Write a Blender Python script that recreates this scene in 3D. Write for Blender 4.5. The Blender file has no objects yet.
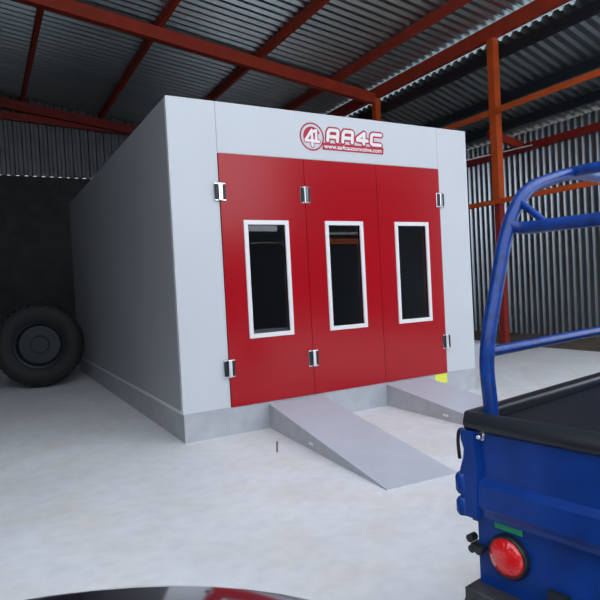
import bpy, bmesh, math, random
from mathutils import Vector, Matrix
random.seed(4)
C = bpy.context.scene.collection
PI = math.pi

# ---------------------------------------------------------------- materials
def new_mat(name):
    m = bpy.data.materials.new(name); m.use_nodes = True
    return m, m.node_tree, m.node_tree.nodes['Principled BSDF']
def mat(name, col, rough=.5, metal=0., coat=0., var=0., vscale=4., bump=0., bscale=40., stretch=None, spec=.5, rvar=0.):
    m, nt, b = new_mat(name)
    b.inputs['Base Color'].default_value = (*col, 1)
    b.inputs['Roughness'].default_value = rough
    b.inputs['Metallic'].default_value = metal
    b.inputs['Coat Weight'].default_value = coat
    b.inputs['Coat Roughness'].default_value = .08
    b.inputs['Specular IOR Level'].default_value = spec
    tc = nt.nodes.new('ShaderNodeTexCoord'); mp = nt.nodes.new('ShaderNodeMapping')
    nt.links.new(tc.outputs['Object'], mp.inputs[0])
    if stretch: mp.inputs['Scale'].default_value = stretch
    if var or rvar:
        n = nt.nodes.new('ShaderNodeTexNoise'); n.inputs['Scale'].default_value = vscale; n.inputs['Detail'].default_value = 7
        nt.links.new(mp.outputs[0], n.inputs['Vector'])
        if var:
            r = nt.nodes.new('ShaderNodeValToRGB')
            r.color_ramp.elements[0].position = .3; r.color_ramp.elements[1].position = .7
            r.color_ramp.elements[0].color = (*[max(0, c*(1-var)) for c in col], 1)
            r.color_ramp.elements[1].color = (*[min(1, c*(1+var)) for c in col], 1)
            nt.links.new(n.outputs['Fac'], r.inputs[0]); nt.links.new(r.outputs[0], b.inputs['Base Color'])
        if rvar:
            k = nt.nodes.new('ShaderNodeMapRange'); k.inputs['To Min'].default_value = rough-rvar; k.inputs['To Max'].default_value = rough+rvar
            nt.links.new(n.outputs['Fac'], k.inputs['Value']); nt.links.new(k.outputs[0], b.inputs['Roughness'])
    if bump:
        n2 = nt.nodes.new('ShaderNodeTexNoise'); n2.inputs['Scale'].default_value = bscale; n2.inputs['Detail'].default_value = 4
        nt.links.new(mp.outputs[0], n2.inputs['Vector'])
        bp = nt.nodes.new('ShaderNodeBump'); bp.inputs['Strength'].default_value = bump; bp.inputs['Distance'].default_value = .01
        nt.links.new(n2.outputs['Fac'], bp.inputs['Height']); nt.links.new(bp.outputs[0], b.inputs['Normal'])
    return m

M = {}
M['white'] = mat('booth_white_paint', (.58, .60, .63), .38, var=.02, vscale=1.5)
M['side'] = mat('booth_white_shaded', (.38, .39, .41), .42, var=.03, vscale=.8)  # booth white again, darkened: shade of the side put into the colour
M['red'] = mat('door_red_paint', (.38, .001, .007), .20, coat=0, spec=.45, var=.03, vscale=2)
M['galv'] = mat('galvanised_base', (.46, .47, .50), .45, .12, var=.10, vscale=6, rvar=.08)
M['ramp'] = mat('ramp_steel', (.52, .54, .60), .5, 0, var=.05, vscale=3)
M['chrome'] = mat('chrome', (.85, .86, .88), .15, 1.)
M['satin'] = mat('satin_aluminium', (.82, .80, .80), .4, .15)
M['blackp'] = mat('black_plastic', (.012, .015, .02), .35)
M['rubber'] = mat('rubber', (.014, .014, .016), .7, bump=.3)
M['orange'] = mat('orange_steel', (.66, .10, .018), .5, var=.15, vscale=3)
M['redox'] = mat('red_steel', (.46, .045, .018), .55, var=.15, vscale=3)
M['darkred'] = mat('dark_red_steel', (.30, .022, .015), .6, var=.15, vscale=3)  # darker red for lower posts, back rafter and girts
M['blacksteel'] = mat('black_steel', (.012, .018, .024), .5)
M['logored'] = mat('logo_red', (.44, .006, .028), .5)
M['logowhite'] = mat('logo_white', (.80, .76, .77), .5)
M['yellow'] = mat('yellow_tape', (.80, .82, .08), .5, var=.1, vscale=60)
M['blue'] = mat('blue_paint', (.002, .036, .22), .35, spec=.3, coat=.1, var=.25, vscale=7, bump=.05)
M['bluetube'] = mat('blue_tube_paint', (.003, .036, .21), .35, spec=.35, coat=.12, var=.35, vscale=30)
M['bumper'] = mat('worn_black_steel', (.045, .047, .052), .55, .2, var=.5, vscale=18, bump=.3)
M['green'] = mat('green_reflector', (.01, .30, .12), .4)
M['carpaint'] = mat('car_paint', (.018, .014, .022), .12, coat=1.)
M['carglass'] = mat('car_glass', (.01, .012, .014), .04, spec=.8)
M['bedgrey'] = mat('bed_liner', (.03, .033, .04), .4, .3, bump=.1)
M['paper'] = mat('paper', (.85, .85, .84), .8)
M['dirt'] = mat('bare_dirt', (.16, .12, .09), .9, var=.3, vscale=3, bump=.6)
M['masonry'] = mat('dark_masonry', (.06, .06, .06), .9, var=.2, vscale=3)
M['addedwall'] = mat('added_dark_wall', (.035, .04, .045), .85, var=.3, vscale=1.)  # dark tone of the added walls around the yard
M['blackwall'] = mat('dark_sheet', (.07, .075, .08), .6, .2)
M['backsheet'] = mat('dark_back_sheet', (.16, .165, .18), .5, .3, var=.2, vscale=2)  # darker tone for the back wall sheet
M['cable'] = mat('white_cable', (.8, .8, .8), .5)

# corrugated sheets: galvanised with streaks running along the sheet
def sheet_mat(name, col, rough, metal, stretch):
    m = mat(name, col, rough, metal, var=.10, vscale=1.6, stretch=stretch)
    return m
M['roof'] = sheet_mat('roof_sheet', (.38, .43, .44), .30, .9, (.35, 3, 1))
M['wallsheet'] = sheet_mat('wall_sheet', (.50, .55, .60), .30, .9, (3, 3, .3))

# lamp lens
m, nt, b = new_mat('red_lens')
b.inputs['Base Color'].default_value = (.75, .01, .012, 1); b.inputs['Roughness'].default_value = .12; b.inputs['Coat Weight'].default_value = 1
vo = nt.nodes.new('ShaderNodeTexVoronoi'); vo.inputs['Scale'].default_value = 90
tc = nt.nodes.new('ShaderNodeTexCoord'); nt.links.new(tc.outputs['Object'], vo.inputs['Vector'])
bp = nt.nodes.new('ShaderNodeBump'); bp.inputs['Strength'].default_value = .5; bp.inputs['Distance'].default_value = .004
nt.links.new(vo.outputs['Distance'], bp.inputs['Height']); nt.links.new(bp.outputs[0], b.inputs['Normal'])
M['lens'] = m
# glass: real transmission
m, nt, b = new_mat('window_glass')
b.inputs['Base Color'].default_value = (.80, .84, .86, 1); b.inputs['Roughness'].default_value = 0.; b.inputs['Transmission Weight'].default_value = 1; b.inputs['IOR'].default_value = 1.5
M['glass'] = m
# concrete
m, nt, b = new_mat('concrete_floor')
tc = nt.nodes.new('ShaderNodeTexCoord')
n1 = nt.nodes.new('ShaderNodeTexNoise'); n1.inputs['Scale'].default_value = .55; n1.inputs['Detail'].default_value = 8; n1.inputs['Roughness'].default_value = .6; n1.inputs['Distortion'].default_value = .4
n2 = nt.nodes.new('ShaderNodeTexNoise'); n2.inputs['Scale'].default_value = 9; n2.inputs['Detail'].default_value = 6
n3 = nt.nodes.new('ShaderNodeTexNoise'); n3.inputs['Scale'].default_value = 2.2; n3.inputs['Detail'].default_value = 3
for n in (n1, n2, n3): nt.links.new(tc.outputs['Object'], n.inputs['Vector'])
r1 = nt.nodes.new('ShaderNodeValToRGB')
r1.color_ramp.elements[0].position = .32; r1.color_ramp.elements[0].color = (.72, .72, .74, 1)
r1.color_ramp.elements[1].position = .62; r1.color_ramp.elements[1].color = (.84, .84, .86, 1)
nt.links.new(n1.outputs['Fac'], r1.inputs[0])
r3 = nt.nodes.new('ShaderNodeValToRGB')
r3.color_ramp.elements[0].position = .45; r3.color_ramp.elements[0].color = (1, 1, 1, 1)
r3.color_ramp.elements[1].position = .75; r3.color_ramp.elements[1].color = (.97, .93, .86, 1)
nt.links.new(n3.outputs['Fac'], r3.inputs[0])
mx = nt.nodes.new('ShaderNodeMixRGB'); mx.blend_type = 'MULTIPLY'; mx.inputs[0].default_value = 1
nt.links.new(r1.outputs[0], mx.inputs[1]); nt.links.new(r3.outputs[0], mx.inputs[2])
r2 = nt.nodes.new('ShaderNodeValToRGB')
r2.color_ramp.elements[0].position = .25; r2.color_ramp.elements[0].color = (.90, .90, .90, 1)
r2.color_ramp.elements[1].position = .6; r2.color_ramp.elements[1].color = (1, 1, 1, 1)
nt.links.new(n2.outputs['Fac'], r2.inputs[0])
mx2 = nt.nodes.new('ShaderNodeMixRGB'); mx2.blend_type = 'MULTIPLY'; mx2.inputs[0].default_value = 1
nt.links.new(mx.outputs[0], mx2.inputs[1]); nt.links.new(r2.outputs[0], mx2.inputs[2])
nt.links.new(mx2.outputs[0], b.inputs['Base Color'])
b.inputs['Roughness'].default_value = .62
bp = nt.nodes.new('ShaderNodeBump'); bp.inputs['Strength'].default_value = .15; bp.inputs['Distance'].default_value = .01
nt.links.new(n2.outputs['Fac'], bp.inputs['Height']); nt.links.new(bp.outputs[0], b.inputs['Normal'])
M['concrete'] = m

# ---------------------------------------------------------------- helpers
def link(name, me, m, parent=None, smooth=False):
    o = bpy.data.objects.new(name, me); C.objects.link(o)
    if m is not None: me.materials.append(m)
    if parent is not None: o.parent = parent
    if smooth:
        for p in me.polygons: p.use_smooth = True
    return o
def obj(name, bm, m, parent=None, smooth=False, angle=None):
    bmesh.ops.recalc_face_normals(bm, faces=bm.faces)
    me = bpy.data.meshes.new(name); bm.to_mesh(me); bm.free()
    o = link(name, me, m, parent, smooth)
    if smooth and angle: me.set_sharp_from_angle(angle=math.radians(angle))
    return o
def empty(name, loc=(0, 0, 0), rz=0):
    o = bpy.data.objects.new(name, None); C.objects.link(o); o.location = loc; o.rotation_euler = (0, 0, rz); o.empty_display_size = .1
    return o
def tag(o, label=None, cat=None, group=None, kind=None):
    if label: o['label'] = label
    if cat: o['category'] = cat
    if group: o['group'] = group
    if kind: o['kind'] = kind
    return o
def box(bm, x0, x1, y0, y1, z0, z1, bev=0., seg=2):
    r = bmesh.ops.create_cube(bm, size=1)
    vs = r['verts']
    for v in vs:
        v.co = Vector(((x0+x1)/2 + v.co.x*(x1-x0), (y0+y1)/2 + v.co.y*(y1-y0), (z0+z1)/2 + v.co.z*(z1-z0)))
    if bev:
        es = list({e for v in vs for e in v.link_edges})
        bmesh.ops.bevel(bm, geom=es, offset=bev, segments=seg, affect='EDGES', profile=.5)
    return vs
def bar(bm, a, b, w, h, up=(0, 0, 1)):
    """rectangular section from a to b, w across, h along up"""
    a, b = Vector(a), Vector(b); d = (b-a); L = d.length; d.normalize()
    u = Vector(up); s = d.cross(u).normalized(); u = s.cross(d).normalized()
    vs = []
    for p in (a, b):
        for i, j in ((-1, -1), (1, -1), (1, 1), (-1, 1)):
            vs.append(bm.verts.new(p + s*i*w/2 + u*j*h/2))
    for f in ((0, 1, 2, 3), (7, 6, 5, 4), (0, 4, 5, 1), (1, 5, 6, 2), (2, 6, 7, 3), (3, 7, 4, 0)):
        bm.faces.new([vs[i] for i in f])
def tube(bm, pts, r, n=14, cap=True, radii=None):
    pts = [Vector(p) for p in pts]; rings = []
    prev = None
    for i, p in enumerate(pts):
        if i == 0: d = pts[1]-p
        elif i == len(pts)-1: d = p-pts[i-1]
        else: d = (pts[i+1]-p).normalized() + (p-pts[i-1]).normalized()
        d.normalize()
        if prev is None:
            prev = Vector((0, 0, 1)) if abs(d.z) < .9 else Vector((1, 0, 0))
        s = d.cross(prev).normalized(); u = s.cross(d).normalized(); prev = u
        rr = radii[i] if radii else r
        rings.append([bm.verts.new(p + (s*math.cos(2*PI*k/n) + u*math.sin(2*PI*k/n))*rr) for k in range(n)])
    for a, b in zip(rings, rings[1:]):
        for k in range(n): bm.faces.new((a[k], a[(k+1) % n], b[(k+1) % n], b[k]))
    if cap: bm.faces.new(rings[0][::-1]); bm.faces.new(rings[-1])
def smooth_path(pts, r=.1, n=6):
    """polyline with rounded corners"""
    pts = [Vector(p) for p in pts]; out = [pts[0]]
    for a, b, c in zip(pts, pts[1:], pts[2:]):
        ra = min(r, (b-a).length*.45); rb = min(r, (c-b).length*.45)
        p0 = b + (a-b).normalized()*ra; p2 = b + (c-b).normalized()*rb
        for k in range(n+1):
            t = k/n; out.append(p0*(1-t)**2 + b*2*t*(1-t) + p2*t*t)
    out.append(pts[-1]); return out
def lathe(bm, prof, axis_o, axis_d, n=32):
    """prof: (radius, distance along the axis)"""
    o, d = Vector(axis_o), Vector(axis_d).normalized()
    u = d.orthogonal().normalized(); s = d.cross(u)
    rings = []
    for r, t in prof:
        if r < 1e-6: rings.append([bm.verts.new(o + d*t)])
        else: rings.append([bm.verts.new(o + d*t + (u*math.cos(2*PI*k/n)+s*math.sin(2*PI*k/n))*r) for k in range(n)])
    for a, b in zip(rings, rings[1:]):
        for k in range(n):
            k2 = (k+1) % n
            if len(a) == 1 and len(b) == 1: continue
            if len(a) == 1: bm.faces.new((a[0], b[k2], b[k]))
            elif len(b) == 1: bm.faces.new((a[k], a[k2], b[0]))
            else: bm.faces.new((a[k], a[k2], b[k2], b[k]))
def one(name, m, fn, parent=None, **k):
    bm = bmesh.new(); fn(bm); return obj(name, bm, m, parent, **k)

# corrugated sheet: O origin, A direction of the ribs (length la), B direction across (length lb), N normal
def corrugated(bm, O, A, B, N, la, lb, pitch, depth=.035, thick=.004, top=.30, slope=.16, na=1):
    O, A, B, N = Vector(O), Vector(A).normalized(), Vector(B).normalized(), Vector(N).normalized()
    prof = []; t = 0.
    while t < lb:
        for du, h in ((0, 0), (pitch*(1-top-2*slope), 0), (pitch*(1-top-slope), depth), (pitch*(1-slope), depth)):
            if t+du <= lb: prof.append((t+du, h))
        t += pitch
    prof.append((lb, 0))
    rows = []
    for sgn in (0, 1):
        rows.append([[bm.verts.new(O + A*la*i/na + B*p + N*(h + sgn*thick)) for p, h in prof] for i in range(na+1)])
    for r in rows:
        for i in range(na):
            for k in range(len(prof)-1):
                bm.faces.new((r[i][k], r[i][k+1], r[i+1][k+1], r[i+1][k]))
    for i in (0, na):
        for k in range(len(prof)-1): bm.faces.new((rows[0][i][k], rows[0][i][k+1], rows[1][i][k+1], rows[1][i][k]))
    for k in (0, -1):
        for i in range(na): bm.faces.new((rows[0][i][k], rows[0][i+1][k], rows[1][i+1][k], rows[1][i][k]))

# ---------------------------------------------------------------- setting
XB = 8.07                # line of posts between main bay and lean-to
YB = 14.5                # back wall
YF = -3.6                # front edge of the roof
def zr(x): return 6.86 + .125*(XB-x)       # underside of main roof sheet

fl = one('floor', M['concrete'], lambda bm: box(bm, -4.2, XB+.1, -13.5, YB+.2, -.25, 0))
tag(fl, 'pale worn concrete floor slab in front of and around the booth', kind='structure')
gd = one('floor_outside', M['dirt'], lambda bm: box(bm, XB+.1, 34, -13.5, YB+.2, -.5, -.18))
tag(gd, 'bare brown dirt strip beside the slab under the side bay', kind='structure')

def f(bm):
    # main roof: ribs along x (slope), across y
    L = 13.2; dx = L/math.sqrt(1+.125**2)
    corrugated(bm, (XB+.88, YF, zr(XB+.88)), (-1, 0, .125), (0, 1, 0), (0, 0, 1), L, YB-YF+.3, .24, .065, top=.40, slope=.2)
tag(one('ceiling', M['roof'], f), 'corrugated metal sheet roof over the main bay', kind='structure')
SL = .3
def zl(x): return 6.42 - SL*(x-8.35)
tag(one('ceiling_lean', M['roof'], lambda bm: corrugated(bm, (8.22, YF, zl(8.22)), (1, 0, -SL), (0, 1, 0), (0, 0, 1), 3.75, YB-YF+.3, .24, .065, top=.40, slope=.2)),
    'steeper lower corrugated roof over the side bay at the right', kind='structure')
XW = 11.64
tag(one('wall_right', M['wallsheet'], lambda bm: corrugated(bm, (XW, YF, -.18), (0, 0, 1), (0, 1, 0), (1, 0, 0), zl(XW)+.18-.02, YB-YF, .19, .06, top=.42, slope=.2)),
    'vertical corrugated sheet wall closing the side bay at the right', kind='structure')
def f(bm):
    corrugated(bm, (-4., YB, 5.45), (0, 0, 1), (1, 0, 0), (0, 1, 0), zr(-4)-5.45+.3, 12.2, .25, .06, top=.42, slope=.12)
tag(one('wall_back', M['backsheet'], f), 'dark corrugated sheeting high on the back wall', kind='structure')
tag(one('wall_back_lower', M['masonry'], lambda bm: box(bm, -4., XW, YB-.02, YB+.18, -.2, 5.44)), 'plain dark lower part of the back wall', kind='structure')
tag(one('wall_back_lean', M['masonry'], lambda bm: box(bm, 8.2, XW-.02, YB-.02, YB+.18, 5.45, zl(XW)-.05) ), 'plain dark back end of the side bay', kind='structure') if zl(XW)-.05 > 5.5 else None
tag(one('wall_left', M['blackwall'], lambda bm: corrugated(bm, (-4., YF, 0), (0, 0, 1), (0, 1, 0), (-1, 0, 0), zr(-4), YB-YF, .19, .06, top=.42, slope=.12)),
    'corrugated sheet wall along the left of the hall', kind='structure')

def steel(name, m, a, b, w, h, label, up=(0, 0, 1)):
    return tag(one(name, m, lambda bm: bar(bm, a, b, w, h, up)), label, kind='structure')
# eave beam over the posts
steel('eave_beam', M['redox'], (XB, YF, 6.655), (XB, YB-.05, 6.655), .14, .29, 'heavy red steel eave beam running along the top of the posts')
# main rafter
RY = 7.06
def f(bm):
    a = Vector((XB-.07, RY, zr(XB)-.35)); bb = Vector((-3.9, RY, zr(-3.9)-.35)); bar(bm, a, bb, .16, .28)
tag(one('rafter_beam', M['redox'], f), 'red steel rafter crossing the hall above the booth', kind='structure')
def f(bm): bar(bm, (XB-.07, YB-.25, zr(XB)-.35), (-3.9, YB-.25, zr(-3.9)-.35), .16, .28)
tag(one('rafter_beam', M['darkred'], f), 'dark red rafter against the back wall', kind='structure')
for x, lab in ((-2.5, 'red purlin furthest left'), (-.2, 'red purlin left of the booth corner'), (2.14, 'red purlin running back over the left part of the booth'), (4.6, 'red purlin over the middle of the booth'), (6.82, 'red purlin next to the eave beam')):
    steel('roof_beam', M['redox'], (x, YF, zr(x)-.105), (x, YB-.05, zr(x)-.105), .10, .20, lab)
for x, w, lab in ((8.40, .17, 'black purlin right under the upper edge of the side bay roof'), (9.85, .17, 'middle black purlin under the side bay roof'), (10.97, .12, 'lowest black purlin under the side bay roof')):
    steel('roof_beam', M['blacksteel'], (x, YF, zl(x)-.105), (x, YB-.05, zl(x)-.105), .14, .20, lab)
# posts
def post(y, lab, split=True):
    t = tag(empty('steel_column', (XB, y, 0)), lab, kind='structure')
    one('upper_shaft', M['orange'], lambda bm: box(bm, -.085, .085, -.085, .085, 3.02, 6.51), t)
    one('lower_shaft', M['darkred'] if split else M['orange'], lambda bm: box(bm, -.07, .07, -.07, .07, 0, 3.02), t)
post(3.0, 'orange square steel post at the right, dark red below the rail')
post(RY, 'red steel post under the joint of rafter and eave beam')
post(YF+.2, 'orange steel post at the front corner')
steel('rail_beam', M['orange'], (XB-.11, YF+.1, 4.96), (XB-.11, YB-.1, 4.96), .05, .11, 'upper orange rail crossing the right post')
steel('rail_beam', M['orange'], (XB-.11, YF+.1, 3.07), (XB-.11, YB-.1, 3.07), .05, .10, 'lower orange rail crossing the right post')
steel('girt_beam', M['darkred'], (XW-.06, YF+.1, 4.98), (XW-.06, YB-.1, 4.98), .10, .19, 'dark red girt high on the corrugated side wall')
steel('bracket_beam', M['redox'], (XW-.15, 5.1, 5.02), (XW-1.25, 5.25, 5.32), .12, .2, 'short red rafter stub near the top of the side wall')
steel('girt_beam', M['darkred'], (-3.9, YB-.09, 7.42), (XB-.2, YB-.09, 6.9), .10, .24, 'dark red girt along the top of the back wall')
tag(one('added_wall_side', M['addedwall'], lambda bm: box(bm, -6.3, -6.05, -13.1, YF, 0, 3.6)), 'dark wall added out of view to keep light off the booth side', kind='structure')  # unseen wall, added to cut sky light on the booth's left side
# unseen walls added behind the camera to darken the door and window reflections
tag(one('added_wall_front', M['addedwall'], lambda bm: box(bm, -6, 8.1, -13.4, -13.1, 0, 3.55)), 'dark wall added opposite the hall for dark window reflections', kind='structure')
tag(one('added_wall_tall', M['addedwall'], lambda bm: box(bm, 8.1, 17, -13.4, -13.1, -.5, 7.4)), 'taller dark wall added opposite the hall to keep sky out of the door reflections', kind='structure')  # added higher here so the right doors reflect no sky
steel('gate_beam', M['orange'], (9.3, -13.0, 3.15), (12.6, -13.0, 3.15), .1, .22, 'orange gate beam on the opposite wall')
steel('gate_rail_beam', M['cable'], (9.3, -13.0, 3.46), (12.2, -13.0, 3.46), .05, .09, 'pale rail above the gate beam')
steel('wire_beam', M['cable'], (6.2, -13.05, 3.10), (8.0, -13.05, 3.13), .02, .03, 'thin pale rail on the opposite wall')

# ---------------------------------------------------------------- booth
W, H, HB, D0, DT, DEP = 4.02, 3.43, .283, .505, 2.90, 7.0
seams = [D0, D0+1.005, D0+2.0, D0+3.0]
bt = tag(empty('spray_booth', (0, 0, 0)), 'large white paint booth with red triple doors standing on a grey steel base', 'spray booth')
one('base_frame', M['galv'], lambda bm: box(bm, 0, W, 0, DEP, 0, HB), bt)
one('front_panel', M['white'], lambda bm: box(bm, 0, D0-.002, .0, .08, HB, H, .004, 1), bt)
one('front_panel', M['white'], lambda bm: box(bm, D0+3.002, W, .0, .08, HB, H, .004, 1), bt)
def f(bm): box(bm, D0, D0+3.0, .0, .08, DT+.004, H, .004, 1)
one('header_panel', M['white'], f, bt)
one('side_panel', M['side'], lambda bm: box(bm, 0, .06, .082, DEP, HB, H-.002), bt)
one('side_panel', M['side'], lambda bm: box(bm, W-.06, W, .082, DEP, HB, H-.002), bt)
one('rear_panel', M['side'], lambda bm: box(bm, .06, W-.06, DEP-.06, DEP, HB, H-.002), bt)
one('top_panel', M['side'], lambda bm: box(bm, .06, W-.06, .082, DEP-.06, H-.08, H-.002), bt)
one('corner_trim', M['satin'], lambda bm: box(bm, -.006, .0, .0, .05, HB, H, .002, 1), bt)
one('corner_trim', M['satin'], lambda bm: box(bm, -.012, 0, .05, DEP, HB-.002, HB+.03, .002, 1), bt)
wins = [(.747, 1.281), (1.746, 2.274), (2.745, 3.285)]
WZ0, WZ1 = .976, 2.220
g = .003
for i in range(3):
    x0, x1 = seams[i]+g, seams[i+1]-g
    a, b_ = wins[i]; fr = .048
    def f(bm):
        hx0, hx1, hz0, hz1 = a+fr*.6, b_-fr*.6, WZ0+fr*.6, WZ1-fr*.6
        box(bm, x0, hx0, -.012, .05, HB+.004, DT)
        box(bm, hx1, x1, -.012, .05, HB+.004, DT)
        box(bm, hx0, hx1, -.012, .05, HB+.004, hz0)
        box(bm, hx0, hx1, -.012, .05, hz1, DT)
    d = one('door_leaf', M['red'], f, bt)
    def f(bm):
        for (p0, p1, q0, q1) in ((a, b_, WZ0, WZ0+fr), (a, b_, WZ1-fr, WZ1), (a, a+fr, WZ0+fr, WZ1-fr), (b_-fr, b_, WZ0+fr, WZ1-fr)):
            box(bm, p0, p1, -.026, -.004, q0, q1, .004, 1)
    one('window_frame', M['satin'], f, d)
    one('window_pane', M['glass'], lambda bm: box(bm, a+fr*.62, b_-fr*.62, .012, .018, WZ0+fr*.62, WZ1-fr*.62), d)
for x in (D0, D0+1.005, D0+3.0):
    for z in (2.505, .69):
        def f(bm):
            box(bm, x-.062, x+.062, -.022, -.0125, z-.092, z+.092, .003, 1)
            box(bm, x-.022, x+.022, -.045, -.020, z-.092, z+.092, .008, 2)
        h = one('hinge', M['chrome'], f, bt)
        def f(bm):
            for s in (-1, 1): box(bm, x+s*.041-.015, x+s*.041+.015, -.036, -.0225, z-.078, z+.078, .004, 1)
        one('hinge_cap', M['blackp'], f, h)
one('yellow_tape', M['yellow'], lambda bm: box(bm, 3.30, 3.50, -.004, 0, .16, .28), bt)['label'] = 'yellow tape patch on the base'

# logo: strokes
def stroke(bm, pts, w, y, closed=False, n=10):
    """flat rounded stroke in the x-z plane at depth y"""
    P = [Vector((p[0], 0, p[1])) for p in pts]
    y -= len(bm.faces)*2e-5
    if closed: P.append(P[0])
    for a, c in zip(P, P[1:]):
        d = (c-a); d.normalize(); s = Vector((-d.z, 0, d.x))*w/2; y -= 2e-5
        vs = [bm.verts.new(Vector((v.x, y, v.z))) for v in (a-s, c-s, c+s, a+s)]; bm.faces.new(vs)
    for p in P:
        y -= 2e-5
        vs = [bm.verts.new(Vector((p.x+math.cos(2*PI*k/n)*w/2, y, p.z+math.sin(2*PI*k/n)*w/2))) for k in range(n)]
        bm.faces.new(vs)
letters = {
    'A': [[(.0, 0), (.0, .72), (.12, 1), (.80, 1), (.88, .9), (.88, 0)], [(0, .38), (.88, .38)]],
    '4': [[(.62, 0), (.62, 1), (.0, .45), (.0, .30), (.95, .30)]],
    'C': [[(.92, 1), (.14, 1), (.0, .86), (.0, .14), (.14, 0), (.92, 0)]],
}
def letter_paths():
    out = []; x = 1.850; z0, hh = 3.136, .122; w = .150; sh = .10
    for ch, adv in (('A', .205), ('A', .205), ('4', .20), ('C', .2)):
        for pth in letters[ch]:
            out.append([(x + p[0]*w + sh*p[1]*hh*1.2, z0 + p[1]*hh) for p in pth])
        x += adv
    return out
LP = letter_paths()
lg = one('logo', M['logored'], lambda bm: [stroke(bm, p, .078, -.0015) for p in LP], bt)
lg['label'] = 'red and white company logo on the header'
def f(bm):
    for p in LP: stroke(bm, p, .040, -.0045)
one('logo_lettering', M['logowhite'], f, lg)
def ring(bm, cx, cz, r0, r1, y, n=40):
    a = [bm.verts.new((cx+r0*math.cos(2*PI*k/n), y, cz+r0*math.sin(2*PI*k/n))) for k in range(n)] if r0 > 0 else None
    b = [bm.verts.new((cx+r1*math.cos(2*PI*k/n), y, cz+r1*math.sin(2*PI*k/n))) for k in range(n)]
    if a:
        for k in range(n): bm.faces.new((a[k], a[(k+1) % n], b[(k+1) % n], b[k]))
    else: bm.faces.new(b)
def poly(bm, pts, y): bm.faces.new([bm.verts.new((p[0], y, p[1])) for p in pts])
CX, CZ = 1.645, 3.163
def f(bm):
    ring(bm, CX, CZ, .140, .158, -.0015)
    # dark red segment of the disc behind the mark
    n = 24; pts = [(CX+.112*math.cos(t), CZ+.112*math.sin(t)) for t in [PI*.12+k*PI*1.03/n for k in range(n+1)]]
    poly(bm, pts, -.0015)
    # bar under the letters
    poly(bm, [(1.775, 3.028), (2.635, 3.028), (2.645, 3.108), (1.78, 3.108)], -.0035)
    # outline of the mark
    for p in MK: stroke(bm, p, .052, -.002)
MK = [[(CX-.085, CZ-.045), (CX+.0, CZ+.072), (CX+.0, CZ-.10)], [(CX-.085, CZ-.045), (CX+.035, CZ-.045)], [(CX+.055, CZ-.045), (CX+.055, CZ+.075), (CX+.03, CZ+.06)], [(CX+.03, CZ-.05), (CX+.09, CZ-.05)]]
one('logo_emblem', M['logored'], f, lg)
def f(bm):
    for p in MK: stroke(bm, p, .032, -.0035)
one('emblem_mark', M['logowhite'], f, lg)
# web address in white on the bar
cu = bpy.data.curves.new('web_address', 'FONT'); cu.body = 'www.aa4cautomotive.com'; cu.size = .072; cu.offset = .0016; cu.fill_mode = 'FRONT'
to = bpy.data.objects.new('web_address_tmp', cu); C.objects.link(to)
bpy.context.view_layer.update()
me = bpy.data.meshes.new_from_object(to.evaluated_get(bpy.context.evaluated_depsgraph_get()))
bpy.data.objects.remove(to); bpy.data.curves.remove(cu)
xs = [v.co.x for v in me.vertices]; xm, xM = min(xs), max(xs)
for v in me.vertices: v.co = Vector((1.795 + (v.co.x-xm)*(.815/(xM-xm)), -.0055, 3.047 + v.co.y*.95))
me.materials.clear(); me.name = 'web_address'
link('web_address', me, M['logowhite'], lg)

# ---------------------------------------------------------------- ramps
def ramp(x, rz, label, grp=None):
    t = tag(empty('steel_ramp', (x, -.004, 0), rz), label, 'ramp', 'loading ramps at the booth doors')
    L, w, h = 2.2, .65, .262
    def f(bm):
        a = [bm.verts.new(p) for p in ((0, 0, h), (w, 0, h), (w, -L, .006), (0, -L, .006))]
        c = [bm.verts.new(p) for p in ((0, 0, h-.006), (w, 0, h-.006), (w, -L, 0), (0, -L, 0))]
        bm.faces.new(a); bm.faces.new(c[::-1])
        for k in range(4): bm.faces.new((a[k], c[k], c[(k+1) % 4], a[(k+1) % 4]))
    one('deck', M['ramp'], f, t)
    for xx in (0.001, w-.005):
        def f(bm):
            vs = []
            for d in (0, .004):
                vs.append([bm.verts.new(p) for p in ((xx+d, -.001, h-.006), (xx+d, -.001, 0), (xx+d, -L+.08, 0), (xx+d, -L+.08, (h-.006)*.08/L*1.0))])
            bm.faces.new(vs[0]); bm.faces.new(vs[1][::-1])
            for k in range(4): bm.faces.new((vs[0][k], vs[1][k], vs[1][(k+1) % 4], vs[0][(k+1) % 4]))
        s = one('side_plate', M['galv'], f, t)
        x2 = xx-.003 if xx < .1 else xx+.004
        one('slot_label', M['paper'], lambda bm: box(bm, x2, x2+.003, -1.02, -.94, .045, .068), s)
    return t
ramp(.935, -math.radians(3.9), 'bare grey steel ramp fully in view under the left and middle doors')
ramp(2.522, 0, 'grey steel ramp partly hidden behind the blue cargo bed')

# low grey box behind the booth's right corner
def f(bm): box(bm, 0, 1.0, 0, 1.6, 0, .42, .01, 1)
t = tag(empty('duct_box', (4.5, 1.1, 0)), 'low grey metal box on the floor behind the right booth corner', 'metal box')
one('housing', M['galv'], f, t)
one('lid', M['galv'], lambda bm: box(bm, -.015, 1.015, -.015, 1.615, .42, .435, .004, 1), t)

# small floor things
tag(one('floor_slot', M['blackp'], lambda bm: bar(bm, (.75, -.525, .001), (.59, -.84, .001), .014, .002), None), 'thin dark slot in the floor left of the ramp', 'floor slot')
tag(one('paper_scrap', M['paper'], lambda bm: bar(bm, (-.46, 2.92, .004), (-.36, 3.06, .008), .1, .002), None), 'small white paper scrap on the floor along the booth side', 'paper scrap')

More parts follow.
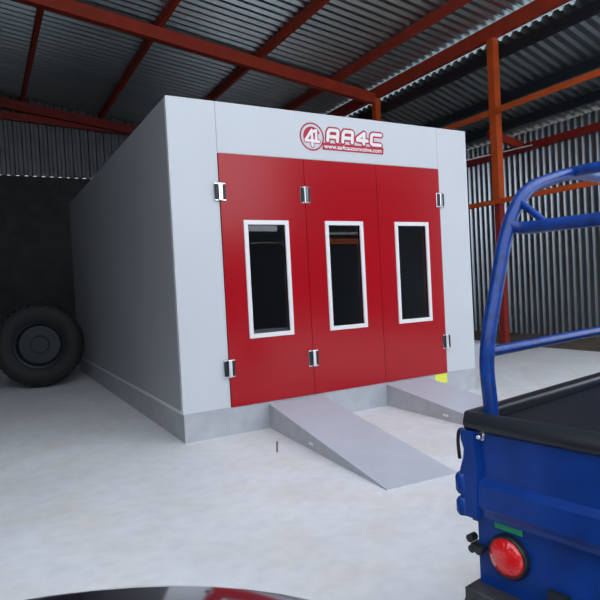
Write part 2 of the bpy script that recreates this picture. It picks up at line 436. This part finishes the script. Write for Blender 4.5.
# white cable near side wall
pts = [(3.9, 4.8, 3.46), (6.5, 4.8, 3.88), (9, 4.8, 4.40), (XW-.1, 4.8, 4.98)]
tag(one('white_cable', M['cable'], lambda bm: tube(bm, pts, .018, 8)), 'white cable strung from the booth top to the side wall', 'cable')

# ---------------------------------------------------------------- tyre against the dark on the left
def make_tyre(loc, R_, w, rz, tilt):
    t = tag(empty('tractor_tyre', loc), 'big black tyre standing in the dark left of the booth', 'tyre')
    t.rotation_euler = (0, tilt, rz)
    prof = [(R_*.56, -w*.36), (R_*.62, -w*.46), (R_*.80, -w*.52), (R_*.93, -w*.47), (R_*.975, -w*.36), (R_, -w*.15), (R_, w*.15), (R_*.975, w*.36), (R_*.93, w*.47), (R_*.80, w*.52), (R_*.62, w*.46), (R_*.56, w*.36), (R_*.56, -w*.36)]
    def f(bm): lathe(bm, prof, (0, 0, R_), (1, 0, 0), 56)
    c = one('casing', M['rubber'], f, t, smooth=True, angle=50)
    def f(bm):
        for k in range(36):
            a = 2*PI*k/36
            for s in (-1, 1):
                a2 = a + (PI/36 if s > 0 else 0)
                p0 = Vector((s*w*.02, math.cos(a2)*R_*1.0, R_+math.sin(a2)*R_*1.0))
                p1 = Vector((s*w*.44, math.cos(a2+.07)*R_*.965, R_+math.sin(a2+.07)*R_*.965))
                n = Vector((0, math.cos(a2), math.sin(a2)))
                bar(bm, p0, p1, R_*.055, R_*.05, n)
    one('tread', M['rubber'], f, c)
    def f(bm):
        lathe(bm, [(0, -w*.1), (R_*.2, -w*.1), (R_*.22, -w*.02), (R_*.46, -w*.02), (R_*.52, -w*.3), (R_*.57, -w*.34), (R_*.57, w*.3), (R_*.5, w*.28), (R_*.4, w*.02), (0, w*.02)], (0, 0, R_), (1, 0, 0), 40)
    one('rim', M['blacksteel'], f, t, smooth=True, angle=40)
    return t
make_tyre((-.85, 5.2, .03), .70, .40, math.radians(80), 0)

# ---------------------------------------------------------------- blue cargo tricycle
TZ = 0
tr = tag(empty('cargo_tricycle', (-.3295, -4.0903, 0), math.radians(8.26)), 'blue motor tricycle with open cargo bed and tubular rack at the right', 'cargo tricycle')
BW, BL, ZT = 1.12, 1.75, 1.045      # bed width, length, top of walls
# bed floor and walls
one('bed_floor', M['bedgrey'], lambda bm: box(bm, .03, BL, -BW, 0, .70, .735), tr)
def sidewall(y0, y1, inner):
    def f(bm):
        box(bm, .035, BL, y0, y1, .735, ZT-.01)
        for k in range(3):       # pressed horizontal ribs
            z = .80+.075*k
            yy = y0-.012 if inner < 0 else y1
            box(bm, .10, BL-.05, yy, yy+.012, z, z+.035, .004, 1)
        for k in range(5):
            yo = y1 if inner < 0 else y0-.02
            box(bm, .15+k*.36, .19+k*.36, yo, yo+.02, .735, ZT-.02)
    return one('side_wall', M['bedgrey'] if False else M['blue'], f, tr)
sl = sidewall(-.025, 0, -1); sr = sidewall(-BW, -BW+.025, 1)
one('bed_liner', M['bedgrey'], lambda bm: [box(bm, .04, BL-.03, -.040, -.0375, .74, ZT-.012)], tr)
for y in (-.028, -BW+.028):
    one('top_rail', M['blackp'], lambda bm: box(bm, .0, BL, y-.028, y+.028, ZT-.015, ZT+.025, .012, 3), tr, smooth=True, angle=40)
one('front_wall', M['blue'], lambda bm: box(bm, BL-.03, BL, -BW+.03, -.03, .735, ZT+.02), tr)
# tailgate with ridge, curled ends
def f(bm):
    box(bm, -.004, .022, -BW+.01, -.03, .735, 1.03)
    # pressed ridge: wedge profile across the width
    prof = [(-.004, .865), (-.022, .845), (-.022, .775), (-.010, .755), (-.004, .74)]
    A = [bm.verts.new((p[0], -.045, p[1])) for p in prof]; B = [bm.verts.new((p[0], -BW+.03, p[1])) for p in prof]
    for k in range(len(prof)-1): bm.faces.new((A[k], A[k+1], B[k+1], B[k]))
    bm.faces.new(A); bm.faces.new(B[::-1])
tg = one('tailgate', M['blue'], f, tr)
def f(bm):
    tube(bm, [(.004, -.022, 1.040), (.004, -.06, 1.040), (.004, -BW+.02, 1.040)], .032, 16)
one('tailgate_pad', M['blackp'], f, tg, smooth=True, angle=50)
for s, yy in ((1, 0.), (-1, -BW)):
    # corner bracket: waisted strip on the face and round the corner
    def f(bm):
        zs = [(1.015, .010, .058), (.985, .012, .058), (.955, .022, .060), (.925, .018, .064), (.895, .008, .066), (.875, .002, .064), (.735, .002, .058)]
        L = []; Rr = []; L2 = []; R2 = []
        for z, a, c in zs:
            L.append(bm.verts.new((-.030, yy - s*a, z))); Rr.append(bm.verts.new((-.028, yy - s*c, z)))
            L2.append(bm.verts.new((-.002, yy - s*(a), z))); R2.append(bm.verts.new((-.002, yy - s*(c+.006), z)))
        for k in range(len(zs)-1):
            bm.faces.new((L[k], L[k+1], Rr[k+1], Rr[k])); bm.faces.new((Rr[k], Rr[k+1], R2[k+1], R2[k]))
            bm.faces.new((L[k], L2[k], L2[k+1], L[k+1])); bm.faces.new((L2[k], R2[k], R2[k+1], L2[k+1]))
        bm.faces.new((L[0], Rr[0], R2[0], L2[0])); bm.faces.new((L[-1], L2[-1], R2[-1], Rr[-1]))
    br = one('corner_bracket', M['blue'], f, tr, smooth=True, angle=35)
    # rolled hinge knuckles at the corner
    def f(bm):
        for z0, z1 in ((.805, .872), (.735, .792)):
            tube(bm, [(-.022, yy-s*.004, z0), (-.022, yy-s*.004, z0+.012), (-.022, yy-s*.004, z1-.012), (-.022, yy-s*.004, z1)], .02, 12, radii=[.014, .021, .021, .014])
            box(bm, -.036, .02, yy-.016, yy+.008, z0+.008, z1-.008, .006, 2)
    one('hinge_knuckle', M['blue'], f, br, smooth=True, angle=45)
    def f(bm):
        tube(bm, smooth_path([(-.01, yy-s*.012, 1.012), (-.012, yy+s*.008, 1.008), (-.016, yy+s*.010, .97), (-.018, yy+s*.004, .915)], .02), .006, 8)
    one('latch_hook', M['blackp'], f, br, smooth=True)
    one('bolt', M['chrome'], lambda bm: lathe(bm, [(0, -.022), (.006, -.022), (.009, -.018), (.009, -.004), (.014, -.003), (.014, 0)], (-.006, yy-s*.075, 1.0), (1, 0, 0), 12), br, smooth=True, angle=40)
# lower rear skirt with lamps
one('rear_skirt', M['blue'], lambda bm: box(bm, .018, .035, -BW+.035, -.030, .50, .735), tr)
for s, yy in ((1, 0.), (-1, -BW)):
    c = (.018, yy-s*.141, .631)
    lamp = one('tail_lamp', M['blackp'], lambda bm: lathe(bm, [(0, 0), (.069, 0), (.069, -.014), (.064, -.020), (.058, -.020), (.058, -.010), (0, -.010)], c, (1, 0, 0), 40), tr, smooth=True, angle=40)
    one('lamp_lens', M['lens'], lambda bm: lathe(bm, [(.0585, -.012), (.0585, -.022), (.050, -.030), (.030, -.036), (0, -.038)], c, (1, 0, 0), 40), lamp, smooth=True)
    one('reflector_strip', M['green'], lambda bm: box(bm, .012, .018, min(yy-s*.094, yy-s*.19), max(yy-s*.094, yy-s*.19), .707, .729, .002, 1), tr)
    def f(bm):
        lathe(bm, [(0, -.04), (.012, -.04), (.014, -.035), (.014, -.02), (.010, -.018), (.010, 0)], (.018, yy-s*.052, .628), (1, 0, 0), 16)
        lathe(bm, [(0, -.03), (.013, -.03), (.013, 0)], (.03, yy-s*.006, .648), (1, 0, 0), 12)
        lathe(bm, [(0, -.03), (.013, -.03), (.013, 0)], (.03, yy-s*.012, .615), (1, 0, 0), 12)
        box(bm, .0, .04, min(yy-s*.04, yy-s*.01), max(yy-s*.04, yy-s*.01), .622, .634)
    one('indicator_stub', M['blackp'], f, tr, smooth=True, angle=40)
# bumper: channel
def f(bm):
    box(bm, -.045, .045, -BW+.02, -.012, .466, .508, .004, 1)
    box(bm, -.045, -.038, -BW+.02, -.012, .44, .47)
one('bumper', M['bumper'], f, tr)
def f(bm):
    for y in (-.3, -BW+.3): box(bm, .0, 2.5, y-.03, y+.03, .50, .58)
    for x in (.3, 1.0, 1.7): box(bm, x, x+.06, -BW+.1, -.1, .58, .70)
    box(bm, .60, .66, -BW+.12, -.12, .27, .33)
one('chassis', M['blacksteel'], f, tr)
# tubular rack
r_ = .0235
def f(bm):
    path = smooth_path([(.047, -.08, .74), (.047, -.08, 1.06), (.022, -.08, 1.25), (.178, -.08, 1.67), (.30, -.08, 1.80), (.62, -.08, 1.88), (1.45, -.08, 1.88), (1.70, -.08, 1.72), (1.70, -.08, .74)], .10, 5)
    tube(bm, path, r_, 16)
    path = [(p.x, -BW+.08-(p.y+.08), p.z) for p in path]
    tube(bm, path, r_, 16)
rk = one('rack_frame', M['bluetube'], f, tr, smooth=True, angle=50)
one('rack_crossbar', M['bluetube'], lambda bm: tube(bm, smooth_path([(.185, -.08, 1.67), (.20, -.12, 1.655), (.20, -BW+.12, 1.655), (.185, -BW+.08, 1.67)], .03), .021, 14), rk, smooth=True, angle=50)
one('rack_crossbar', M['bluetube'], lambda bm: tube(bm, [(.62, -.08, 1.88), (.62, -BW+.08, 1.88)], .021, 14), rk, smooth=True, angle=50)
one('rack_crossbar', M['bluetube'], lambda bm: tube(bm, [(1.4, -.08, 1.88), (1.4, -BW+.08, 1.88)], .021, 14), rk, smooth=True, angle=50)
one('gusset_plate', M['bluetube'], lambda bm: tube(bm, [(.25, -.08, 1.755), (.205, -.20, 1.665)], .012, 10), rk, smooth=True, angle=50)
for y in (-.08, -BW+.08):
    one('rack_rail', M['bluetube'], lambda bm: tube(bm, [(.03, y, 1.262), (1.70, y, 1.262)], .018, 12), rk, smooth=True, angle=50)
def wheel(x, y, R_, w, parent):
    wh = one('wheel', M['rubber'], lambda bm: lathe(bm, [(R_*.62, -w*.4), (R_*.8, -w*.5), (R_*.95, -w*.42), (R_, -w*.2), (R_, w*.2), (R_*.95, w*.42), (R_*.8, w*.5), (R_*.62, w*.4), (R_*.62, -w*.4)], (x, y, R_), (0, 1, 0), 36), parent, smooth=True, angle=50)
    one('wheel_rim', M['satin'], lambda bm: lathe(bm, [(0, -w*.2), (R_*.2, -w*.2), (R_*.22, -w*.05), (R_*.5, -w*.05), (R_*.64, -w*.35), (R_*.64, w*.35), (R_*.5, w*.05), (R_*.22, w*.05), (R_*.2, w*.2), (0, w*.2)], (x, y, R_), (0, 1, 0), 28), wh, smooth=True, angle=40)
wheel(.63, -.12, .29, .13, tr); wheel(.63, -BW+.12, .29, .13, tr); wheel(2.95, -BW/2, .29, .11, tr)
# motorcycle front end
def f(bm):
    box(bm, 1.80, 2.30, -BW/2-.22, -BW/2+.22, .58, .70, .02, 2)
    box(bm, 2.25, 2.62, -BW/2-.10, -BW/2+.10, .62, .86, .05, 3)
one('fuel_tank', M['blue'], f, tr, smooth=True, angle=40)
one('rider_seat', M['blackp'], lambda bm: box(bm, 1.82, 2.26, -BW/2-.20, -BW/2+.20, .70, .79, .03, 3), tr, smooth=True, angle=40)
def f(bm):
    for s in (-1, 1): tube(bm, [(2.95, -BW/2+s*.09, .29), (2.68, -BW/2+s*.09, 1.0)], .02, 10)
    tube(bm, smooth_path([(2.45, -BW/2-.38, 1.05), (2.66, -BW/2-.25, 1.08), (2.66, -BW/2+.25, 1.08), (2.45, -BW/2+.38, 1.05)], .08), .013, 10)
    box(bm, 2.60, 2.72, -BW/2-.11, -BW/2+.11, .98, 1.03)
one('front_fork', M['blacksteel'], f, tr, smooth=True, angle=40)
one('headlamp', M['chrome'], lambda bm: lathe(bm, [(0, 0), (.06, .01), (.09, .08), (.085, .10), (0, .11)], (2.70, -BW/2, .92), (1, 0, 0), 24), tr, smooth=True, angle=50)

# ---------------------------------------------------------------- dark car, only the front of its bonnet in view
car = tag(empty('parked_car', (-1.98, -5.13, 0), math.radians(90-29.34+5)), 'dark glossy car, only the curved bonnet edge showing at the bottom', 'car')
def loft(bm, st, n=48, ex=2.0, exb=5.):
    rings = []
    for s, w, zt, zm, zb, e in st:
        ring_ = []
        for k in range(n):
            a = 2*PI*k/n; ca, sa = math.cos(a), math.sin(a)
            y = w*math.copysign(abs(ca)**(2/e), ca)
            z = zm + ((zt-zm)*abs(sa)**(2/e) if sa >= 0 else -(zm-zb)*abs(sa)**(2/exb))
            ring_.append(bm.verts.new((s, y, z)))
        rings.append(ring_)
    for a, b in zip(rings, rings[1:]):
        for k in range(n): bm.faces.new((a[k], a[(k+1) % n], b[(k+1) % n], b[k]))
    bm.faces.new(rings[0]); bm.faces.new(rings[-1][::-1])
# stations: x (forward), half width, top, mid, bottom, exponent
ST = [(1.34, .36, .60, .52, .40, 2.2), (1.32, .50, .70, .53, .33, 2.1), (1.27, .62, .778, .55, .26, 2.1), (1.18, .70, .820, .57, .22, 2.1), (1.0, .74, .841, .58, .20, 2.1), (.6, .77, .865, .60, .19, 2.4), (.1, .79, .92, .62, .18, 2.6),
      (-.5, .80, .95, .64, .18, 3), (-1.5, .80, .96, .64, .18, 3), (-2.2, .78, .93, .63, .2, 3), (-2.5, .70, .84, .6, .26, 2.6), (-2.58, .55, .74, .55, .34, 2.4)]
one('body_shell', M['carpaint'], lambda bm: loft(bm, ST), car, smooth=True, angle=60)
GT = [(-.22, .60, .93, .90, .85, 3), (-.45, .64, 1.08, .90, .85, 3), (-.85, .62, 1.36, .92, .85, 3), (-1.2, .60, 1.42, .92, .85, 3), (-1.6, .60, 1.38, .92, .85, 3), (-2.0, .62, 1.12, .9, .85, 3), (-2.25, .6, .95, .88, .85, 3)]
one('window_glass', M['carglass'], lambda bm: loft(bm, GT), car, smooth=True, angle=60)
one('roof_skin', M['carpaint'], lambda bm: loft(bm, [(-.86, .50, 1.385, 1.36, 1.34, 2.5), (-.95, .55, 1.40, 1.37, 1.34, 2.5), (-1.2, .56, 1.43, 1.38, 1.34, 2.5), (-1.55, .55, 1.40, 1.37, 1.33, 2.5), (-1.65, .48, 1.37, 1.35, 1.33, 2.5)]), car, smooth=True, angle=60)
for s in (-1, 1):
    one('headlamp', M['chrome'], lambda bm: lathe(bm, [(0, .04), (.05, .035), (.075, .0), (.075, -.06), (0, -.06)], (1.22, s*.44, .60), (1, 0, 0), 24), car, smooth=True, angle=50)
def cwheel(x, y):
    R_, w = .29, .18
    wh = one('wheel', M['rubber'], lambda bm: lathe(bm, [(R_*.62, -w*.4), (R_*.8, -w*.5), (R_*.95, -w*.42), (R_, -w*.3), (R_, w*.3), (R_*.95, w*.42), (R_*.8, w*.5), (R_*.62, w*.4), (R_*.62, -w*.4)], (x, y, R_), (0, 1, 0), 36), car, smooth=True, angle=50)
    one('wheel_rim', M['satin'], lambda bm: lathe(bm, [(0, -w*.42), (R_*.2, -w*.42), (R_*.25, -w*.3), (R_*.58, -w*.3), (R_*.64, -w*.42), (R_*.64, w*.42), (R_*.58, w*.3), (R_*.25, w*.3), (R_*.2, w*.42), (0, w*.42)], (x, y, R_), (0, 1, 0), 28), wh, smooth=True, angle=40)
for x in (.55, -1.85):
    for y in (-.73, .73): cwheel(x, y)

# ---------------------------------------------------------------- light
w = bpy.data.worlds.new('world'); bpy.context.scene.world = w; w.use_nodes = True
nt = w.node_tree; bg = nt.nodes['Background']
tc = nt.nodes.new('ShaderNodeTexCoord'); sp = nt.nodes.new('ShaderNodeSeparateXYZ'); rp = nt.nodes.new('ShaderNodeValToRGB')
nt.links.new(tc.outputs['Generated'], sp.inputs[0]); nt.links.new(sp.outputs['Z'], rp.inputs[0]); nt.links.new(rp.outputs[0], bg.inputs['Color'])
rp.color_ramp.elements[0].position = 0; rp.color_ramp.elements[0].color = (.84, .91, 1, 1)
rp.color_ramp.elements[1].position = 1; rp.color_ramp.elements[1].color = (.80, .89, 1, 1)
bg.inputs['Strength'].default_value = 1.6

# ---------------------------------------------------------------- camera
cd = bpy.data.cameras.new('camera'); cam = bpy.data.objects.new('camera', cd); C.objects.link(cam)
rt = Vector((.8699117, -.4904536, -.0520467)); up = Vector((.057769, -.0034774, .9983239)); fw = Vector((.4898126, .8714604, -.025308))
mw = Matrix((( rt.x, up.x, -fw.x, -1.67585), (rt.y, up.y, -fw.y, -5.44381), (rt.z, up.z, -fw.z, 1.50494), (0, 0, 0, 1)))
cam.matrix_world = mw
cd.sensor_width = 36; cd.sensor_fit = 'HORIZONTAL'; cd.lens = 565.554/600*36; cd.clip_start = .02; cd.clip_end = 200
sc = bpy.context.scene; sc.camera = cam
sc.view_settings.view_transform = 'Standard'; sc.view_settings.look = 'None'
sc.view_settings.gamma = 1; sc.view_settings.use_curve_mapping = False
sc.view_settings.exposure = 0.74
sc.cycles.max_bounces = 8; sc.cycles.diffuse_bounces = 5; sc.cycles.use_denoising = True
